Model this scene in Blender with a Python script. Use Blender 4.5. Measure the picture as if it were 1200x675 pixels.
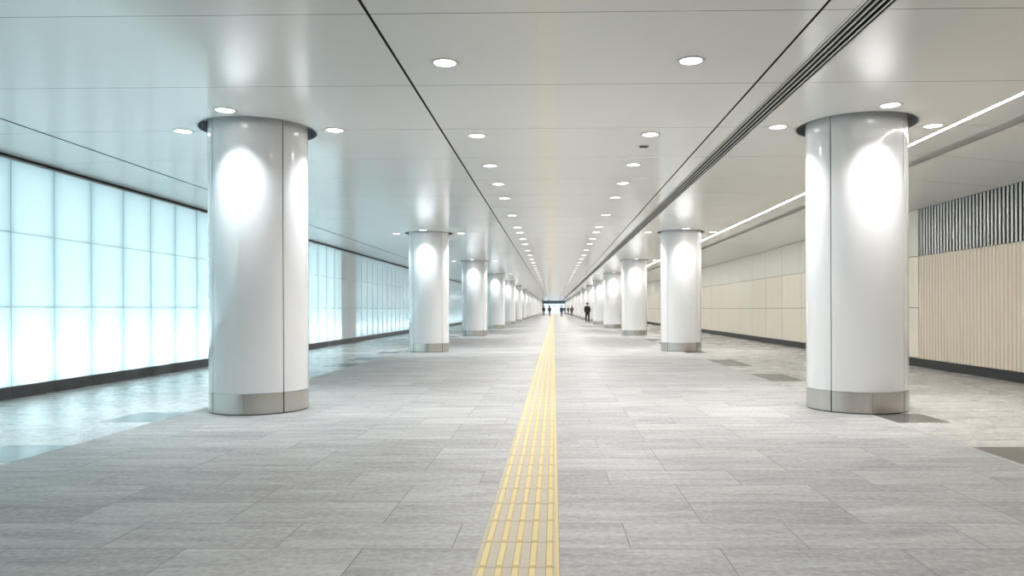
import bpy, bmesh, math, random
from mathutils import Matrix, Vector
random.seed(7)
for o in list(bpy.data.objects): bpy.data.objects.remove(o)
SC = bpy.context.scene
COL = SC.collection
R = math.radians

# ------------------------------------------------------------------ camera
HC, F = 1.234, 869.0
cd = bpy.data.cameras.new('camera'); cam = bpy.data.objects.new('camera', cd); COL.objects.link(cam)
cd.sensor_width = 36; cd.lens = F / 1200 * 36
cd.shift_x = -36.5 / 1200; cd.shift_y = 24.6 / 1200
cd.clip_end = 500; cd.clip_start = .05
cam.matrix_world = Matrix.Translation((0, 0, HC)) @ Matrix.Rotation(.0142, 4, 'Z') @ Matrix.Rotation(R(90), 4, 'X') @ Matrix.Rotation(-.0038, 4, 'Z')
SC.camera = cam

# ------------------------------------------------------------------ world and exposure
w = bpy.data.worlds.new('world'); SC.world = w; w.use_nodes = True
w.node_tree.nodes['Background'].inputs[0].default_value = (.8, .85, .9, 1)
w.node_tree.nodes['Background'].inputs[1].default_value = .3
SC.view_settings.view_transform = 'Standard'; SC.view_settings.look = 'None'
SC.view_settings.gamma = 1; SC.view_settings.use_curve_mapping = False
SC.view_settings.exposure = 1.35
cy = SC.cycles
cy.use_denoising = True; cy.max_bounces = 10; cy.diffuse_bounces = 6; cy.glossy_bounces = 4
cy.caustics_reflective = False; cy.caustics_refractive = False; cy.sample_clamp_indirect = 4
cy.use_light_tree = True

# light levels (W)
P_RING, P_MID, P_UP, P_BACK, E_LINE = 105., 97., 3.4, 41., 34.

# ------------------------------------------------------------------ materials
def mat(name, col, rough=.5, metal=0., coat=0., spec=.5, emit=None, strength=0.):
    m = bpy.data.materials.new(name); m.use_nodes = True
    b = m.node_tree.nodes['Principled BSDF']
    b.inputs['Base Color'].default_value = (*col, 1); b.inputs['Roughness'].default_value = rough
    b.inputs['Metallic'].default_value = metal; b.inputs['Coat Weight'].default_value = coat
    b.inputs['Coat Roughness'].default_value = .05; b.inputs['Specular IOR Level'].default_value = spec
    if emit:
        b.inputs['Emission Color'].default_value = (*emit, 1); b.inputs['Emission Strength'].default_value = strength
    return m
class NT:
    def __init__(s, m): s.t = m.node_tree; s.b = s.t.nodes['Principled BSDF']
    def n(s, typ, **kw):
        nd = s.t.nodes.new(typ)
        for k, v in kw.items():
            if k.startswith('_'): setattr(nd, k[1:], v)
            else: nd.inputs[k.replace('__', ' ')].default_value = v
        return nd
    def l(s, a, b): s.t.links.new(a, b)
    def math(s, op, a, b=None, c=None):
        nd = s.t.nodes.new('ShaderNodeMath'); nd.operation = op
        for i, v in enumerate((a, b, c)):
            if v is None: continue
            if isinstance(v, (int, float)): nd.inputs[i].default_value = v
            else: s.l(v, nd.inputs[i])
        return nd.outputs[0]
    def mix(s, f, a, b):
        nd = s.t.nodes.new('ShaderNodeMix'); nd.data_type = 'RGBA'
        for i, v in ((0, f), (6, a), (7, b)):
            if isinstance(v, (int, float)): nd.inputs[i].default_value = v
            elif isinstance(v, tuple): nd.inputs[i].default_value = (*v, 1)
            else: s.l(v, nd.inputs[i])
        return nd.outputs[2]
def noise_var(m, scale, amount, stretch=(1, 1, 1), bump=0.):
    k = NT(m); tc = k.n('ShaderNodeTexCoord'); mp = k.n('ShaderNodeMapping'); mp.inputs['Scale'].default_value = stretch
    k.l(tc.outputs['Object'], mp.inputs[0]); nz = k.n('ShaderNodeTexNoise', Scale=scale, Detail=5.); k.l(mp.outputs[0], nz.inputs['Vector'])
    base = tuple(k.b.inputs['Base Color'].default_value)[:3]
    k.l(k.mix(nz.outputs[0], tuple(c * (1 - amount) for c in base), tuple(min(1, c * (1 + amount)) for c in base)), k.b.inputs['Base Color'])
    if bump:
        bp = k.n('ShaderNodeBump', Strength=bump, Distance=.002); k.l(nz.outputs[0], bp.inputs['Height']); k.l(bp.outputs[0], k.b.inputs['Normal'])
    return m

def floor_mat(name, tile, row, c1, c2, seam, rough, off_x=0., off_y=0., cont=.5, grain=1.5):
    m = mat(name, c1, rough); k = NT(m)
    tc = k.n('ShaderNodeTexCoord'); mp = k.n('ShaderNodeMapping'); mp.inputs['Location'].default_value = (off_x, off_y, 0)
    k.l(tc.outputs['Object'], mp.inputs[0])
    br = k.n('ShaderNodeTexBrick', Scale=1.0, Mortar__Size=.003, Mortar__Smooth=.1, Bias=0., Brick__Width=tile, Row__Height=row)
    br.offset = .5; br.offset_frequency = 3
    br.inputs['Color1'].default_value = (0, 0, 0, 1); br.inputs['Color2'].default_value = (1, 1, 1, 1); br.inputs['Mortar'].default_value = (.5, .5, .5, 1)
    k.l(mp.outputs[0], br.inputs['Vector'])
    # travertine streaks run across the hall, shifted from tile to tile
    add = k.n('ShaderNodeVectorMath', _operation='MULTIPLY_ADD'); k.l(br.outputs['Color'], add.inputs[0]); add.inputs[1].default_value = (7, 3, 5)
    k.l(tc.outputs['Object'], add.inputs[2])
    m2 = k.n('ShaderNodeMapping'); m2.inputs['Scale'].default_value = (.7, 3.6, 1); k.l(add.outputs[0], m2.inputs[0])
    n1 = k.n('ShaderNodeTexNoise', Scale=1.8, Detail=8., Roughness=.66, Distortion=.6); k.l(m2.outputs[0], n1.inputs['Vector'])
    n2 = k.n('ShaderNodeTexNoise', Scale=26., Detail=5., Roughness=.7); k.l(tc.outputs['Object'], n2.inputs['Vector'])
    v = k.math('MULTIPLY_ADD', k.math('SUBTRACT', n1.outputs[0], .5), 1.5, .5)
    v = k.math('ADD', v, k.math('MULTIPLY', k.math('SUBTRACT', n2.outputs[0], .5), grain))
    sep = k.n('ShaderNodeSeparateColor'); k.l(br.outputs['Color'], sep.inputs[0])
    v = k.math('ADD', v, k.math('MULTIPLY', k.math('SUBTRACT', sep.outputs[0], .5), cont * .5))
    cl = k.n('ShaderNodeClamp'); k.l(v, cl.inputs[0])
    col = k.mix(cl.outputs[0], c2, c1)
    k.l(k.mix(br.outputs['Fac'], col, seam), k.b.inputs['Base Color'])
    k.b.inputs['Specular IOR Level'].default_value = .35
    bp = k.n('ShaderNodeBump', Strength=.05, Distance=.002); k.l(n2.outputs[0], bp.inputs['Height']); k.l(bp.outputs[0], k.b.inputs['Normal'])
    k.l(k.math('MULTIPLY_ADD', cl.outputs[0], -.08, rough + .04), k.b.inputs['Roughness'])
    return m
M_FLOOR = floor_mat('grey stone floor tiles', .92, .46, (.39, .384, .376), (.165, .163, .159), (.115, .114, .111), .5, .07, .325)
M_AISLE = floor_mat('pale stone aisle tiles', 1.15, .72, (.47, .462, .45), (.23, .224, .215), (.15, .147, .14), .27, .2, .25, grain=.5)
M_ACC = noise_var(mat('dark stone accent', (.085, .083, .083), .25), 5, .15)
M_ACCB = M_ACC

def ceiling_mat():
    m = mat('white enamelled ceiling panels', (.82, .815, .795), .17, 0, 0., .6); k = NT(m)
    tc = k.n('ShaderNodeTexCoord'); sp = k.n('ShaderNodeSeparateXYZ'); k.l(tc.outputs['Object'], sp.inputs[0])
    d = k.math('PINGPONG', k.math('ADD', sp.outputs[1], -9.2 + 180), .9)
    line = k.math('LESS_THAN', d, .0045)
    k.l(k.mix(line, (.82, .815, .795), (.13, .13, .125)), k.b.inputs['Base Color'])
    nz = k.n('ShaderNodeTexNoise', Scale=.6, Detail=2.); k.l(tc.outputs['Object'], nz.inputs['Vector'])
    bp = k.n('ShaderNodeBump', Strength=.25, Distance=.02); k.l(nz.outputs[0], bp.inputs['Height']); k.l(bp.outputs[0], k.b.inputs['Normal'])
    return m
M_CEIL = ceiling_mat()
M_DARK = mat('dark channel', (.03, .03, .03), .7)
M_WHITE = mat('plain white wall', (.7, .7, .68), .5)
M_CAV = mat('white light box', (.88, .9, .91), .8)
M_CLAD = mat('white enamelled steel', (.86, .865, .875), .16, 0, .5, .5)
M_JOINT = mat('dark joint', (.025, .025, .025), .6)
M_STEEL = noise_var(mat('brushed stainless steel', (.56, .535, .50), .3, 1), 60, .06, (1, 1, .05))
M_COLLAR = mat('grey collar metal', (.33, .35, .37), .35, .6)
M_ALU = mat('satin aluminium', (.68, .67, .65), .35, .1)
M_SLATD = mat('black gap', (.012, .012, .012), .8)
M_LENS = mat('glowing lens', (.9, .9, .9), .3, emit=(1, .98, .95), strength=3.5); M_LENS.cycles.emission_sampling = 'NONE'
M_LINE = mat('glowing line diffuser', (.9, .9, .9), .3, emit=(1, .97, .92), strength=E_LINE)
M_TRIM = mat('white lamp trim', (.62, .62, .61), .35)
M_KERB = noise_var(mat('charcoal stone kerb', (.045, .048, .052), .3), 30, .25)
M_KERBR = noise_var(mat('black stone kerb', (.011, .011, .011), .5), 30, .25)
M_WOOD = noise_var(mat('beige ribbed panel', (.69, .60, .485), .42), 30, .06, (1, 1, .05))
M_FLAT = noise_var(mat('cream enamel wall panel', (.76, .69, .56), .28, 0, .2), 2, .03)
M_FLATT = noise_var(mat('pale glossy upper panel', (.70, .68, .60), .36, 0, 0.), 2, .03)
M_SEAM = mat('brown seam', (.14, .12, .10), .6)
M_FIN = mat('polished metal fin', (.70, .69, .67), .35, .4)
M_GREYP = mat('grey opaque panel', (.66, .78, .83), .25, 0, .3)
M_FINT = mat('teal glass edge', (.16, .50, .50), .25)
M_YEL = noise_var(mat('yellow guide bar', (.50, .385, .15), .45), 25, .12)
M_PAVE = noise_var(mat('beige guide tile', (.36, .315, .235), .5), 25, .12)
M_PAVES = mat('tile gap', (.30, .26, .19), .8)
M_BLUE = mat('blue grey portal header', (.15, .24, .32), .4)
def glass_mat():
    m = bpy.data.materials.new('frosted aqua glass'); m.use_nodes = True; t = m.node_tree
    for n in list(t.nodes): t.nodes.remove(n)
    o = t.nodes.new('ShaderNodeOutputMaterial'); tr = t.nodes.new('ShaderNodeBsdfTranslucent'); df = t.nodes.new('ShaderNodeBsdfDiffuse')
    gl = t.nodes.new('ShaderNodeBsdfGlossy'); fr = t.nodes.new('ShaderNodeFresnel'); m1 = t.nodes.new('ShaderNodeMixShader'); m2 = t.nodes.new('ShaderNodeMixShader')
    tr.inputs[0].default_value = (.70, .89, .95, 1); df.inputs[0].default_value = (.58, .76, .83, 1)
    gl.inputs['Roughness'].default_value = .12; m1.inputs[0].default_value = .3; fr.inputs[0].default_value = 1.45
    t.links.new(tr.outputs[0], m1.inputs[1]); t.links.new(df.outputs[0], m1.inputs[2]); t.links.new(fr.outputs[0], m2.inputs[0])
    t.links.new(m1.outputs[0], m2.inputs[1]); t.links.new(gl.outputs[0], m2.inputs[2]); t.links.new(m2.outputs[0], o.inputs[0])
    return m
M_GLASS = glass_mat()

# ------------------------------------------------------------------ helpers
def box(bm, x0, x1, y0, y1, z0, z1, mi=0):
    vs = [bm.verts.new(p) for p in ((x0,y0,z0),(x1,y0,z0),(x1,y1,z0),(x0,y1,z0),(x0,y0,z1),(x1,y0,z1),(x1,y1,z1),(x0,y1,z1))]
    for f in ((3,2,1,0),(4,5,6,7),(0,1,5,4),(1,2,6,5),(2,3,7,6),(3,0,4,7)):
        fc = bm.faces.new([vs[i] for i in f]); fc.material_index = mi
def quad(bm, pts, mi=0):
    f = bm.faces.new([bm.verts.new(p) for p in pts]); f.material_index = mi; return f
def lathe(bm, prof, n=48, a0=0., a1=2*math.pi, mi=0, c=(0, 0)):
    full = abs(a1 - a0 - 2*math.pi) < 1e-6
    m = n if full else n + 1; rings = []
    for r, z in prof:
        rings.append([bm.verts.new((c[0] + r*math.cos(a0+(a1-a0)*i/n), c[1] + r*math.sin(a0+(a1-a0)*i/n), z)) for i in range(m)])
    for a, b in zip(rings, rings[1:]):
        for i in range(n):
            j = (i+1) % m; f = bm.faces.new((a[i], a[j], b[j], b[i])); f.material_index = mi; f.smooth = True
    return rings
def obj(name, bm, mats, parent=None, smooth_angle=None):
    me = bpy.data.meshes.new(name); bm.normal_update(); bm.to_mesh(me); bm.free()
    for m in (mats if isinstance(mats, (list, tuple)) else [mats]): me.materials.append(m)
    if smooth_angle: me.set_sharp_from_angle(angle=R(smooth_angle))
    o = bpy.data.objects.new(name, me); COL.objects.link(o)
    if parent: o.parent = parent
    return o
def struct(name, bm, mats): o = obj(name, bm, mats); o['kind'] = 'structure'; return o
def tag(o, label, cat, group=None):
    o['label'] = label; o['category'] = cat
    if group: o['group'] = group
    return o
def empty(name, loc): o = bpy.data.objects.new(name, None); COL.objects.link(o); o.location = loc; o.empty_display_size = .2; return o
def copy_tree(o, parent=None):
    c = o.copy(); COL.objects.link(c); c.parent = parent
    for ch in list(o.children): copy_tree(ch, c)
    return c
ONES = ['', 'first','second','third','fourth','fifth','sixth','seventh','eighth','ninth','tenth','eleventh','twelfth','thirteenth','fourteenth','fifteenth','sixteenth','seventeenth','eighteenth','nineteenth']
TENS = {20:('twenty','twentieth'),30:('thirty','thirtieth'),40:('forty','fortieth'),50:('fifty','fiftieth'),60:('sixty','sixtieth'),70:('seventy','seventieth'),80:('eighty','eightieth'),90:('ninety','ninetieth'),100:('hundred','hundredth')}
def ordw(n):
    if n < 20: return ONES[n]
    t = n//10*10; return TENS[t][1] if n == t else TENS[t][0] + '-' + ONES[n-t]
def lamp(typ, name, loc, power, col, parent=None, **kw):
    key = (typ, power, col, tuple(sorted(kw.items())))
    if key not in lamp.cache:
        l = bpy.data.lights.new(name, typ); l.energy = power; l.color = col
        for k, v in kw.items(): setattr(l, k, v)
        lamp.cache[key] = l
    o = bpy.data.objects.new(name, lamp.cache[key]); COL.objects.link(o); o.location = loc
    if parent: o.parent = parent
    return o
lamp.cache = {}

H = HC + 2.24            # ceiling height
Y0, Y1 = -6.0, 212.0
WX = 7.62                # wall planes
CX = {-1: -3.67, 1: 3.73}; CR = .585; CY0, CS, NC = 9.2, 12.6, 16
HOLE = .695
colY = [CY0 + CS*k for k in range(NC)]

# ------------------------------------------------------------------ floor
bm = bmesh.new()
XL, XR = -4.42, 3.68
box(bm, XL, XR, Y0, Y1, -.1, 0, 0)
box(bm, -8.2, XL, Y0, Y1, -.1, 0, 1); box(bm, XR, 8.2, Y0, Y1, -.1, 0, 1)
floor = struct('floor', bm, [M_FLOOR, M_AISLE])
left_acc = [(5.98,6.75),(8.14,8.9),(10.7,11.5),(13.75,14.65),(16.0,17.0),(18.0,19.0),(20.8,21.6),(25.2,26.2),(28.6,29.6),(33,34)]
right_acc = [(5.9,6.6),(8.0,8.69),(10.1,10.8),(12.6,13.94),(15.9,17.9),(20.5,21.4),(25.2,26.6),(28.5,30.0),(37.5,39)]
for a, b in left_acc:
    bm = bmesh.new(); box(bm, -5.02, XL-.004, a, b, -.02, .0012); obj('accent_tile', bm, M_ACCB, floor)
for a, b in right_acc:
    bm = bmesh.new(); box(bm, XR+.004, XR+.57, a, b, -.02, .0012); obj('accent_tile', bm, M_ACC, floor)

# ------------------------------------------------------------------ ceiling
def cell_hole(bm, cx, cy, h, r, z, x0, x1):
    N = 48; ang = [2*math.pi*i/N for i in range(N)]
    inner = [bm.verts.new((cx+r*math.cos(a), cy+r*math.sin(a), z)) for a in ang]
    outer = []
    for a in ang:
        c, s = math.cos(a), math.sin(a); t = h/max(abs(c), abs(s)); outer.append(bm.verts.new((cx+t*c, cy+t*s, z)))
    for i in range(N):
        j = (i+1) % N; bm.faces.new((inner[i], outer[i], outer[j], inner[j]))
def strip(bm, x0, x1, z, cx=None):
    if cx is None: quad(bm, ((x0,Y0,z),(x0,Y1,z),(x1,Y1,z),(x1,Y0,z))); return
    y = Y0
    for cy_ in colY:
        quad(bm, ((x0,y,z),(x0,cy_-.9,z),(x1,cy_-.9,z),(x1,y,z)))
        quad(bm, ((x0,cy_-.9,z),(x0,cy_+.9,z),(cx-.9,cy_+.9,z),(cx-.9,cy_-.9,z)))
        quad(bm, ((cx+.9,cy_-.9,z),(cx+.9,cy_+.9,z),(x1,cy_+.9,z),(x1,cy_-.9,z)))
        cell_hole(bm, cx, cy_, .9, HOLE, z, x0, x1); y = cy_+.9
    quad(bm, ((x0,y,z),(x0,Y1,z),(x1,Y1,z),(x1,y,z)))
bm = bmesh.new()
SL, SR = -6.42, 5.68          # where the ceiling turns down to the walls
G1, G2, LN = (2.29, 2.50), (5.47, 5.68), (4.895, 4.945)
strip(bm, SL+.012, -1.41, H, CX[-1]); strip(bm, -1.385, 2.007, H); strip(bm, 2.03, G1[0], H)
strip(bm, G1[1], LN[0], H, CX[1]); strip(bm, LN[1], G2[0], H)
ZL, ZR = 3.42, 3.285
quad(bm, ((-WX-.02,Y0,ZL),(-WX-.02,Y1,ZL),(SL-.006,Y1,H-.006),(SL-.006,Y0,H-.006)))
quad(bm, ((SR,Y0,H),(SR,Y1,H),(WX+.02,Y1,ZR),(WX+.02,Y0,ZR)))
# dark channels behind every gap, and the slab above
for a, b in ((SL-.03, SL+.03), (-1.43, -1.36), (1.985, 2.05)):
    box(bm, a, b, Y0, Y1, H+.02, H+.06, 1)
    box(bm, a, a+.012, Y0, Y1, H+.001, H+.02, 1); box(bm, b-.012, b, Y0, Y1, H+.001, H+.02, 1)
box(bm, -8.4, 8.4, Y0, Y1, H+.32, H+.4, 1)
ceil = struct('ceiling', bm, [M_CEIL, M_SLATD])

# ------------------------------------------------------------------ left wall: back-lit glass above a charcoal kerb
KZ, Z1, Z2 = .175, 1.29, 2.345
GP, GS = .905, 10.31
bm = bmesh.new()
GEND = GS + GP*60
box(bm, -8.2, -8.1, Y0, GEND, 0, H+.3, 0)                          # back of the light box
box(bm, -8.1, -7.64, Y0, GEND, 0, KZ-.01, 0); box(bm, -8.1, -7.66, Y0, GEND, ZL+.0, ZL+.05, 0)
box(bm, -8.2, -WX, GEND, Y1, 0, ZL, 1)
ga = GS + GP*(-11)
box(bm, -8.1, -WX, Y0, ga-.01, 0, ZL, 1)
wall_left = struct('wall_left', bm, [M_CAV, M_WHITE])
def glass_panel(y0, y1, m):
    bm = bmesh.new(); g = .004; x = -WX; xb = x-.02
    for z0, z1 in ((KZ, Z1), (Z1, Z2), (Z2, ZL-.055)):
        a, b, c, d = y0+g, y1-g, z0+.0015, z1-.0015
        quad(bm, ((x,a,c),(x,b,c),(x,b,d),(x,a,d)))
        for p, q in (((a,c),(b,c)),((b,c),(b,d)),((b,d),(a,d)),((a,d),(a,c))):
            quad(bm, ((x,*p),(xb,*p),(xb,*q),(x,*q)))
    return obj('glass_panel', bm, m, wall_left)
finbm = bmesh.new()
for k in range(-11, 60):
    y0 = GS + GP*k; y1 = y0 + GP
    grey = k in (18, 19)
    p = glass_panel(y0, y1, M_GREYP if grey else M_GLASS)
    if grey: p['label'] = 'opaque grey panel without light behind it'
    box(finbm, -7.76, -WX-.003, y0-.003, y0+.003, KZ, ZL-.03)
    if not grey:
        far = k > 19
        lamp('POINT', 'uplight', (-7.80, (y0+y1)/2, .47), P_UP*(.55 if far else 1), (.97, 1, 1), wall_left, shadow_soft_size=.07)
obj('glass_fin', finbm, M_FINT, wall_left)
for (a, b, e) in ((1., 9.8, .9), (9.9, 18.4, 1), (18.5, 26.5, 1), (28.5, 46, .55), (46, 64, .5)):
    l = lamp('AREA', 'light_box_lamp', (-8.08, (a+b)/2, 1.85), P_BACK*(b-a)/8.5*e, (.95, 1, 1), wall_left, shape='RECTANGLE', size=b-a, size_y=2.9)
    l.rotation_euler = (R(90), 0, R(90))
    l.rotation_euler = (0, R(-90), 0) ; l.data.size, l.data.size_y = 2.9, b-a
bm = bmesh.new()
y = GS - GP*18
while y < 70:
    box(bm, -7.66, -WX+.012, y+.003, y+GP-.003, 0, KZ-.004); y += GP
box(bm, -7.66, -WX+.012, y, Y1, 0, KZ-.004); box(bm, -7.66, -WX+.006, GS-GP*18, 70, 0, KZ-.01)
b_l = struct('baseboard_left', bm, M_KERB)
bm = bmesh.new(); box(bm, -7.68, -WX+.018, Y0, Y1, ZL-.03, ZL+.01, 0); box(bm, -7.68, -WX+.008, Y0, Y1, ZL-.055, ZL-.03, 1)
struct('trim_1', bm, [M_SLATD, M_COLLAR])

# ------------------------------------------------------------------ right wall: ribbed and slatted near, flat cream panels beyond
W2 = 2.31
bm = bmesh.new(); box(bm, WX+.06, 8.2, Y0, Y1, 0, H+.3)
wall_right = struct('wall_right', bm, M_SEAM)
RW, RS = 2.26, 15.6
ribm = finm = None
y1 = RS
for i in range(9):
    y0 = y1 - RW
    if ribm is None:
        b1 = bmesh.new(); n = 20; g = .012; pitch = (RW-g)/n
        box(b1, .02, .06, g/2, RW-g/2, KZ, W2-.006)
        for j in range(n):
            a = g/2 + j*pitch; ys = (a+.004, a+.02, a+pitch-.02, a+pitch-.004); xs = (.022, .0, .0, .022)
            for q in range(3):
                quad(b1, ((xs[q],ys[q],KZ),(xs[q+1],ys[q+1],KZ),(xs[q+1],ys[q+1],W2-.006),(xs[q],ys[q],W2-.006)))
        ribm = obj('ribbed_panel', b1, M_WOOD, wall_right); ribm.location = (WX, y0, 0)
        b2 = bmesh.new(); box(b2, .048, .06, 0, RW, W2+.006, ZR, 1)
        for j in range(n):
            a = (j+.5)*RW/n; box(b2, .034, .05, a-.025, a+.025, W2+.006, ZR-.002, 0)
        finm = obj('fin_screen', b2, [M_FIN, M_SLATD], wall_right); finm.location = (WX, y0, 0)
        finm['label'] = 'band of upright polished metal fins over black'
    else:
        for s in (ribm, finm):
            c = s.copy(); COL.objects.link(c); c.parent = wall_right; c.location = (WX, y0, 0)
    y1 = y0
meshes = {}
y = RS
seq = [1.85]*40
for wd in seq:
    for nm, z0, z1, m in (('wall_panel', KZ, 1.23, M_FLAT), ('wall_panel', 1.23, W2, M_FLAT), ('upper_wall_panel', W2, ZR, M_FLATT)):
        if (z0, wd) not in meshes:
            b1 = bmesh.new(); box(b1, 0, .06, .011, wd-.011, z0+.007, z1-.007); o = obj(nm, b1, m, wall_right); meshes[(z0, wd)] = o.data
        else:
            o = bpy.data.objects.new(nm, meshes[(z0, wd)]); COL.objects.link(o); o.parent = wall_right
        o.location = (WX, y, 0)
    y += wd
    if y > 70: break
yr = y
bm = bmesh.new(); box(bm, WX, WX+.06, yr, Y1, KZ, ZR); obj('plain_wall', bm, M_FLAT, wall_right)
bm = bmesh.new()
y = RS - 9*RW
while y < yr: box(bm, WX-.012, WX+.06, y+.002, y+1.848, 0, KZ-.004); y += 1.85
box(bm, WX-.012, WX+.06, y, Y1, 0, KZ-.004); box(bm, WX-.006, WX+.06, Y0, yr, 0, KZ-.008)
struct('baseboard_right', bm, M_KERBR)

# ------------------------------------------------------------------ ends of the hall
bm = bmesh.new(); box(bm, -8.2, 8.2, Y0-.2, Y0, 0, H+.3); struct('wall_back', bm, M_WHITE)
bm = bmesh.new(); YE = 208.
box(bm, -8.2, -2.9, YE, YE+.3, 0, H); box(bm, 3.3, 8.2, YE, YE+.3, 0, H); box(bm, -2.9, 3.3, YE, YE+.3, 2.75, H)
struct('wall_end', bm, M_WHITE)
bm = bmesh.new(); box(bm, -3.1, 3.9, YE-.5, YE, 2.7, H-.003); struct('trim_2', bm, M_BLUE)
M_DAY = mat('bright room beyond the doors', (.8, .9, 1), .4, emit=(.72, .86, 1), strength=.42)
bm = bmesh.new(); box(bm, -2.9, 3.3, YE+.1, YE+.14, 0.01, 2.7)
wn = struct('window_1', bm, M_DAY)
bm = bmesh.new()
for x in (-2.9, -1.4, .2, 1.7, 3.18): box(bm, x, x+.12, YE+.02, YE+.1, 0.01, 2.7)
box(bm, -2.9, 3.3, YE+.02, YE+.1, 2.1, 2.2)
obj('window_frame', bm, M_BLUE, wn)

# ------------------------------------------------------------------ columns
def make_column(off):
    root = empty('round_column', (0, 0, 0))
    top = H + .15
    bm = bmesh.new(); lathe(bm, [(CR-.02, .02), (CR-.02, top)], 64); obj('joint_core', bm, M_JOINT, root)
    for q in range(4):
        a = R(off + 45 + 90*q) + .012; b = R(off + 135 + 90*q) - .012
        bm = bmesh.new(); lathe(bm, [(CR-.02, .252), (CR-.002, .252), (CR, .256), (CR, top)], 32, a, b)
        for aa in (a, b):
            quad(bm, [(r*math.cos(aa), r*math.sin(aa), z) for r, z in ((CR-.02,.252),(CR,.256),(CR,top),(CR-.02,top))])
        o = obj('cladding_panel', bm, M_CLAD, root, 40)
        bm = bmesh.new(); mid = (a+b)/2
        for u, v in ((a, mid-.002), (mid+.002, b)):
            lathe(bm, [(CR-.02, .012), (CR+.001, .012), (CR+.001, .249), (CR-.02, .249)], 16, u, v)
        obj('base_plate', bm, M_STEEL, root, 40)
    bm = bmesh.new(); lathe(bm, [(CR-.012, 0), (CR-.012, .02)], 48); obj('floor_gasket', bm, M_JOINT, root)
    bm = bmesh.new()
    lathe(bm, [(CR-.01, top-.02), (HOLE-.004, top-.02), (HOLE-.004, H-.004), (HOLE+.012, H-.004), (HOLE+.012, H-.0005)], 64)
    obj('ceiling_collar', bm, M_COLLAR, root, 40)
    return root
protos = {-1: make_column(4), 1: make_column(-5)}
side = {-1: 'left', 1: 'right'}
columns = {}
for s in (-1, 1):
    for k in range(NC):
        c = protos[s] if k == 0 else copy_tree(protos[s])
        c.location = (CX[s], colY[k], 0)
        what = 'nearest' if k == 0 else ordw(k+1)
        tag(c, f'{what} round white column in the {side[s]} row, steel band at its foot', 'column', f'columns of the {side[s]} row')

# ------------------------------------------------------------------ downlights
def make_downlight(rr=.105):
    root = empty('downlight', (0, 0, 0))
    bm = bmesh.new(); lathe(bm, [(rr+.025, 0), (rr+.022, -.007), (rr, -.009), (rr-.008, -.003)], 32); obj('trim_ring', bm, M_TRIM, root, 40)
    bm = bmesh.new(); rg = lathe(bm, [(rr-.002, -.0035), (rr*.5, -.005)], 32); bm.faces.new(rg[-1]); obj('lens', bm, M_LENS, root)
    return root
dl = None
def put_light(x, y, label, group, power, ring):
    global dl
    if dl is None: dl = make_downlight(); r = dl
    else: r = copy_tree(dl)
    r.location = (x, y, H); tag(r, label, 'downlight', group)
    return r
DIRS = ((0, -1, 'in front of'), (-1, 0, 'left of'), (1, 0, 'right of'), (0, 1, 'behind'))
todo = []
for s in (-1, 1):
    for k in range(NC):
        for dx, dy, wd in DIRS:
            nm = 'nearest' if k == 0 else ordw(k+1)
            todo.append((CX[s]+.95*dx, colY[k]+.95*dy, f'round ceiling downlight {wd} the {nm} column of the {side[s]} row', f'downlights around the {side[s]} columns', 'ring', k))
mid_y = [6.72, 9.55, 11.55, 13.25, 14.95, 17.7, 20.3, 21.7, 23.7, 25.6]
y = 28.3
while y < 206: mid_y.append(y); y += 2.52
for x, sd in ((-.98, 'left'), (1.25, 'right')):
    for i, y in enumerate(mid_y):
        nm = 'nearest' if i == 0 else ordw(i+1)
        todo.append((x, y, f'{nm} round downlight of the {sd} line above the central walkway', f'{sd} line of central downlights', 'mid', i))
spots = []
for x, y, lab, grp, kind, k in todo:
    r = put_light(x, y, lab, grp, 0, kind); spots.append((r, kind, k))
WARM, NEUT, COOL = (1, .985, .965), (1, .985, .97), (.87, .945, 1)
for r, kind, k in spots:
    if kind == 'ring':
        lamp('SPOT', 'bulb', (0, 0, -.03), P_RING, COOL if r.location.x < 0 else NEUT, r, spot_size=R(106), spot_blend=1., shadow_soft_size=.09)
    else:
        lamp('SPOT', 'bulb', (0, 0, -.03), P_MID*(.55 if k in (2, 3, 6, 8) else 1.), WARM, r, spot_size=R(176), spot_blend=1., shadow_soft_size=.1)
for y in (3.9, 1.1, -1.7):     # the same lines of lamps carry on overhead, out of frame
    for x in (-.98, 1.25): lamp('SPOT', 'bulb', (x, y, H-.03), P_MID*.5, WARM, None, spot_size=R(150), spot_blend=1., shadow_soft_size=.1)

# ------------------------------------------------------------------ ceiling grilles, line of light, small vent
def grille(name, x0, x1, n, label):
    root = empty(name, ((x0+x1)/2, 0, H)); hw = (x1-x0)/2
    bm = bmesh.new(); box(bm, -hw, hw, Y0, YE, .05, .07); box(bm, -hw-.01, -hw, Y0, YE, .002, .11); box(bm, hw, hw+.01, Y0, YE, .002, .11)
    obj('duct', bm, M_SLATD, root)
    bm = bmesh.new(); box(bm, -hw-.022, -hw, Y0, YE, -.006, -.0005); box(bm, hw, hw+.022, Y0, YE, -.006, -.0005); obj('frame', bm, M_ALU, root)
    p = 2*hw/(n+.0)
    for j in range(n):
        c = -hw + (j+.5)*p
        bm = bmesh.new(); box(bm, c-.0075, c+.0075, Y0, YE, -.002, .006); obj('slat', bm, M_ALU, root)
    tag(root, label, 'air grille'); return root
grille('ceiling_grille', G1[0], G1[1], 4, 'long black ceiling grille with bright slats beside the right row of columns')
grille('ceiling_grille', G2[0], G2[1], 5, 'long grey ceiling grille between the line of light and the right wall')
root = empty('linear_ceiling_light', ((LN[0]+LN[1])/2, 0, H))
bm = bmesh.new(); y = Y0
while y < YE-6: box(bm, -.022, .022, y, y+6, .0, .01); y += 6
obj('diffuser', bm, M_LINE, root)
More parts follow.
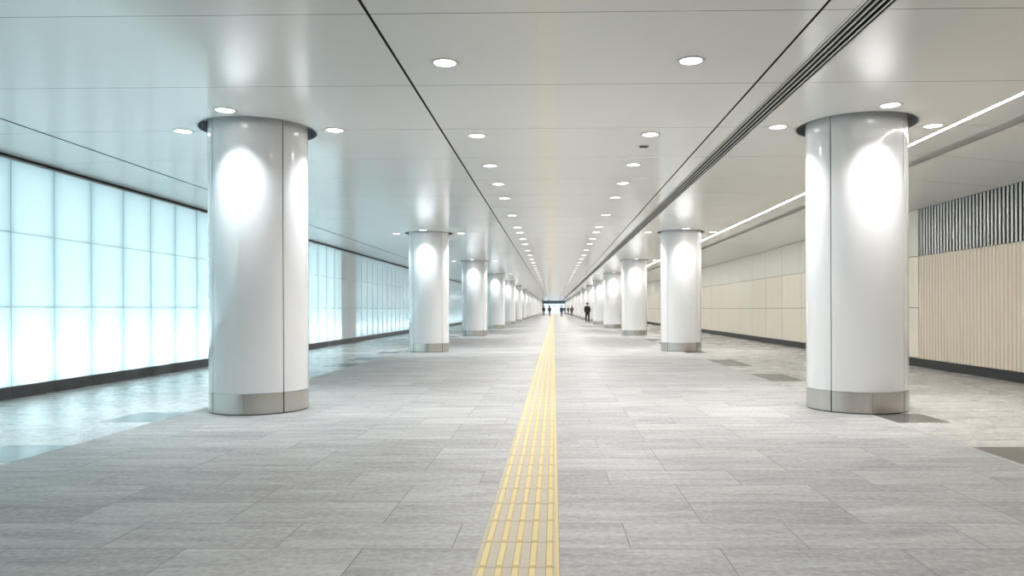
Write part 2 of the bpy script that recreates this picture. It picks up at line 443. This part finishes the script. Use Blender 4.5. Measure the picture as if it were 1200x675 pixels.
bm = bmesh.new(); box(bm, -.026, -.022, Y0, YE, -.002, .03); box(bm, .022, .026, Y0, YE, -.002, .03); box(bm, -.026, .026, Y0, YE, .012, .03); obj('housing', bm, M_TRIM, root)
tag(root, 'thin glowing line of light running along the right aisle ceiling', 'light')
bm = bmesh.new(); box(bm, -.065, .065, -.045, .045, -.012, 0, 0); box(bm, -.055, .055, -.035, .035, -.0135, -.012, 1)
o = obj('ceiling_vent', bm, [M_COLLAR, M_SLATD]); o.location = (1.25, 10.25, H-.001)
tag(o, 'small dark rectangular ceiling vent just past the second right downlight', 'vent')

# ------------------------------------------------------------------ tactile paving
TX0, TX1, TY0, TP = -.386, .022, 1.9, .385
root = empty('tactile_paving', (0, 0, 0))
tag(root, 'yellow tactile guide strip of raised bars running down the grey floor', 'tactile paving')
bm = bmesh.new(); box(bm, TX0-.004, TX1+.004, Y0, YE, .0005, .0015, 1)
n = int((YE - TY0)/TP)
phase = 3.53 % TP
ys = [phase + TP*i for i in range(int((YE-phase)/TP))]
for i, y in enumerate(ys): box(bm, TX0, TX1-.006, y+.003, y+TP-.003, .001, .003, 0)
obj('tile_bed', bm, [M_PAVE, M_PAVES], root)
def bar(bm, x, y0, y1, hw=.0185, h=.0085):
    a, b = [], []
    for lst, w_, z, e in ((a, hw, .003, 0), (b, hw*.72, h, .012)):
        for px, py in ((-w_, y0+e), (w_, y0+e), (w_, y1-e), (-w_, y1-e)): lst.append(bm.verts.new((x+px, py, z)))
    for i in range(4):
        j = (i+1) % 4; bm.faces.new((a[i], a[j], b[j], b[i]))
    bm.faces.new(b)
bxs = [-.346, -.266, -.186, -.106, -.026]
near = [y for y in ys if y > 3.0][:20]
pm = None
for y in near:
    for x in bxs:
        if pm is None:
            b1 = bmesh.new(); bar(b1, 0, .008, TP-.008); pm = obj('guide_bar', b1, M_YEL, root); pm.location = (x, y, 0)
        else:
            c = pm.copy(); COL.objects.link(c); c.parent = root; c.location = (x, y, 0)
bm = bmesh.new()
for y in ys:
    if y in near: continue
    for x in bxs: bar(bm, x, y+.008, y+TP-.008)
o = obj('guide_bars', bm, M_YEL, root); o['kind'] = 'stuff'
bm = bmesh.new(); box(bm, .004, TX1, Y0, YE, .001, .0055); obj('edge_bar', bm, M_YEL, root)

# ------------------------------------------------------------------ people
def skin_mesh(name, verts, edges, radii, m, parent, root_i=0, sub=1):
    me = bpy.data.meshes.new(name); me.from_pydata(verts, edges, []); o = bpy.data.objects.new(name, me); COL.objects.link(o)
    sk = o.modifiers.new('s', 'SKIN'); 
    if not me.skin_vertices: me.attributes.new('skin', 'FLOAT_VECTOR', 'POINT') if False else None
    bpy.context.view_layer.objects.active = o; o.select_set(True)
    if not me.skin_vertices: bpy.ops.mesh.customdata_skin_add()
    for i, r in enumerate(radii):
        sv = me.skin_vertices[0].data[i]; sv.radius = (r, r) if isinstance(r, (int, float)) else r; sv.use_root = (i == root_i)
    ss = o.modifiers.new('d', 'SUBSURF'); ss.levels = ss.render_levels = sub
    dg = bpy.context.evaluated_depsgraph_get(); nm = bpy.data.meshes.new_from_object(o.evaluated_get(dg))
    o.modifiers.clear(); o.data = nm; nm.materials.clear(); nm.materials.append(m); o.select_set(False)
    for p in nm.polygons: p.use_smooth = True
    o.parent = parent; return o
M_SKIN = mat('skin', (.50, .33, .25), .5); M_HAIR = mat('black hair', (.015, .013, .012), .6)
def person(x, y, h, rot, stride, coat, legs, label, hood=False, longc=0., bag=False):
    root = empty('person', (x, y, 0)); root.rotation_euler = (0, 0, rot); s = h/1.75; root.scale = (s, s, s)
    tag(root, label, 'person')
    mc = mat('coat cloth', coat, .8); ml = mat('trouser cloth', legs, .8); ms = mat('shoe leather', (.02, .02, .02), .5)
    # front is -y
    V, E, Rr = [], [], []
    def add(p, r, par=None):
        V.append(p); Rr.append(r)
        if par is not None: E.append((par, len(V)-1))
        return len(V)-1
    st = stride
    legj = {}
    for sd in (-1, 1):
        f = st*sd
        hip = (sd*.085, 0, .90); knee = (sd*.10, -f*.5 - .03, .49); ank = (sd*.09, -f + .02, .085 + (.05 if f < 0 else 0)); toe = (sd*.10, -f-.13, .035 + (0.0 if f < 0 else 0))
        legj[sd] = (hip, knee, ank, toe)
    arm = {}
    for sd in (-1, 1):
        g = -st*sd
        arm[sd] = ((sd*.185, 0, 1.40), (sd*.25, .05 - g*.3, 1.13), (sd*.22, -.08 - g*.4, .92))
    pel = add((0, 0, .93), .13); sp = add((0, 0, 1.15), .125, pel); ch = add((0, 0, 1.34), .135, sp); nk = add((0, .0, 1.48), .055, ch)
    hd = add((0, -.01, 1.56), .07, nk); h2 = add((0, -.015, 1.64), (.082, .095), hd); h3 = add((0, -.01, 1.71), .06, h2)
    ns = add((0, -.115, 1.61), .012, h2)
    for sd in (-1, 1):
        er = add((sd*.088, 0, 1.62), .014, h2)
        hip, kn, an, to = legj[sd]
        a = add(hip, .085, pel); b = add(kn, .058, a); c = add(an, .04, b); add(to, .03, c)
        a = add(arm[sd][0], .055, ch); b = add(arm[sd][1], .042, a); c = add(arm[sd][2], .028, b)
        wx, wy, wz = arm[sd][2]; pm_ = add((wx, wy-.03, wz-.06), (.03, .018), c)
        for q, (oy, ln) in enumerate(((-.036, .06), (-.012, .075), (.012, .07), (.034, .055))):
            f1 = add((wx, wy-.035+oy, wz-.105), .0085, pm_); add((wx-sd*.012, wy-.04+oy, wz-.105-ln), .007, f1)
        t1 = add((wx-sd*.01, wy-.085, wz-.06), .009, pm_); add((wx-sd*.012, wy-.1, wz-.095), .008, t1)
    skin_mesh('body', V, E, Rr, M_SKIN, root)
    def chain(name, pts, m):
        VV, EE, RR = [], [], []
        for p, r, par in pts:
            VV.append(p); RR.append(r)
            if par is not None: EE.append((par, len(VV)-1))
        return skin_mesh(name, VV, EE, RR, m, root)
    pts = [((0, 0, 1.12), .19, None), ((0, 0, 1.34), (.21, .17), 0), ((0, 0, 1.46), .085, 1), ((0, 0, .95), .19, 0), ((0, 0, .84-longc), .185 + longc*.1, 3)]
    for sd in (-1, 1):
        i = len(pts); pts += [((arm[sd][0]), .075, 1), ((arm[sd][1]), .06, i), ((arm[sd][2][0], arm[sd][2][1], arm[sd][2][2]+.01), .045, i+1)]
    chain('coat', pts, mc)
    pts = [((0, 0, .94), .14, None)]
    for sd in (-1, 1):
        hip, kn, an, to = legj[sd]; i = len(pts); pts += [(hip, .105, 0), (kn, .075, i), ((an[0], an[1], an[2]+.02), .06, i+1)]
    chain('trousers', pts, ml)
    for sd in (-1, 1):
        hip, kn, an, to = legj[sd]; bm = bmesh.new()
        bmesh.ops.create_uvsphere(bm, u_segments=16, v_segments=10, radius=1)
        for v in bm.verts:
            v.co = Vector((v.co.x*.048, v.co.y*.14, max(v.co.z, -.7)*.055)) + Vector((an[0], an[1]-.06, an[2]-.045))
        obj('shoe', bm, ms, root)
    bm = bmesh.new(); bmesh.ops.create_uvsphere(bm, u_segments=20, v_segments=14, radius=1)
    for v in list(bm.verts):
        if v.co.y < -.45 and v.co.z < .45: bm.verts.remove(v)
    for v in bm.verts: v.co = Vector((v.co.x*.105, v.co.y*.12 + .005, v.co.z*(.13 if v.co.z > 0 else .15)+1.655))
    for f in bm.faces: f.smooth = True
    obj('hood' if hood else 'hair', bm, mc if hood else M_HAIR, root)
    bm = bmesh.new()
    for sd in (-1, 1): bmesh.ops.create_uvsphere(bm, u_segments=8, v_segments=6, radius=.012, matrix=Matrix.Translation((sd*.032, -.098, 1.645)))
    obj('eyes', bm, M_HAIR, root)
    if bag:
        bm = bmesh.new(); box(bm, -.14, .14, .12, .26, 1.02, 1.42); bmesh.ops.bevel(bm, geom=bm.edges[:], offset=.04, segments=3, affect='EDGES')
        obj('backpack', bm, mat('bag cloth', (.03, .03, .035), .7), root)
    for ch_ in root.children: pass
    return root
BK = (.012, .012, .015)
person(2.95, 65, 1.76, .1, .22, BK, (.012, .012, .014), 'person in a black jacket walking toward the camera by the right columns', False, 0, False)
person(-.68, 121, 1.76, math.pi, .1, (.05, .025, .025), (.02, .01, .01), 'person in a dark reddish coat left of the yellow strip', False, .1)
person(1.19, 110, 1.70, 0.1, .1, (.012, .015, .03), (.01, .01, .02), 'person in a dark navy coat right of the yellow strip', False, .15)
person(-1.75, 132, 1.78, .3, .05, BK, (.08, .08, .09), 'person in a black top and grey trousers near the left columns', False, .1)
person(2.85, 117, 1.75, 0, .2, (.10, .10, .11), (.12, .12, .13), 'person in a grey coat beside the right row of columns', False, .1)
person(2.95, 150, 1.72, 0, .1, (.07, .07, .08), (.10, .10, .11), 'person in a charcoal coat far along the right columns', False, .1)
person(2.55, 172, 1.75, 0, .1, (.06, .065, .075), (.08, .08, .09), 'farthest person on the right, in a slate grey coat', False, .1)
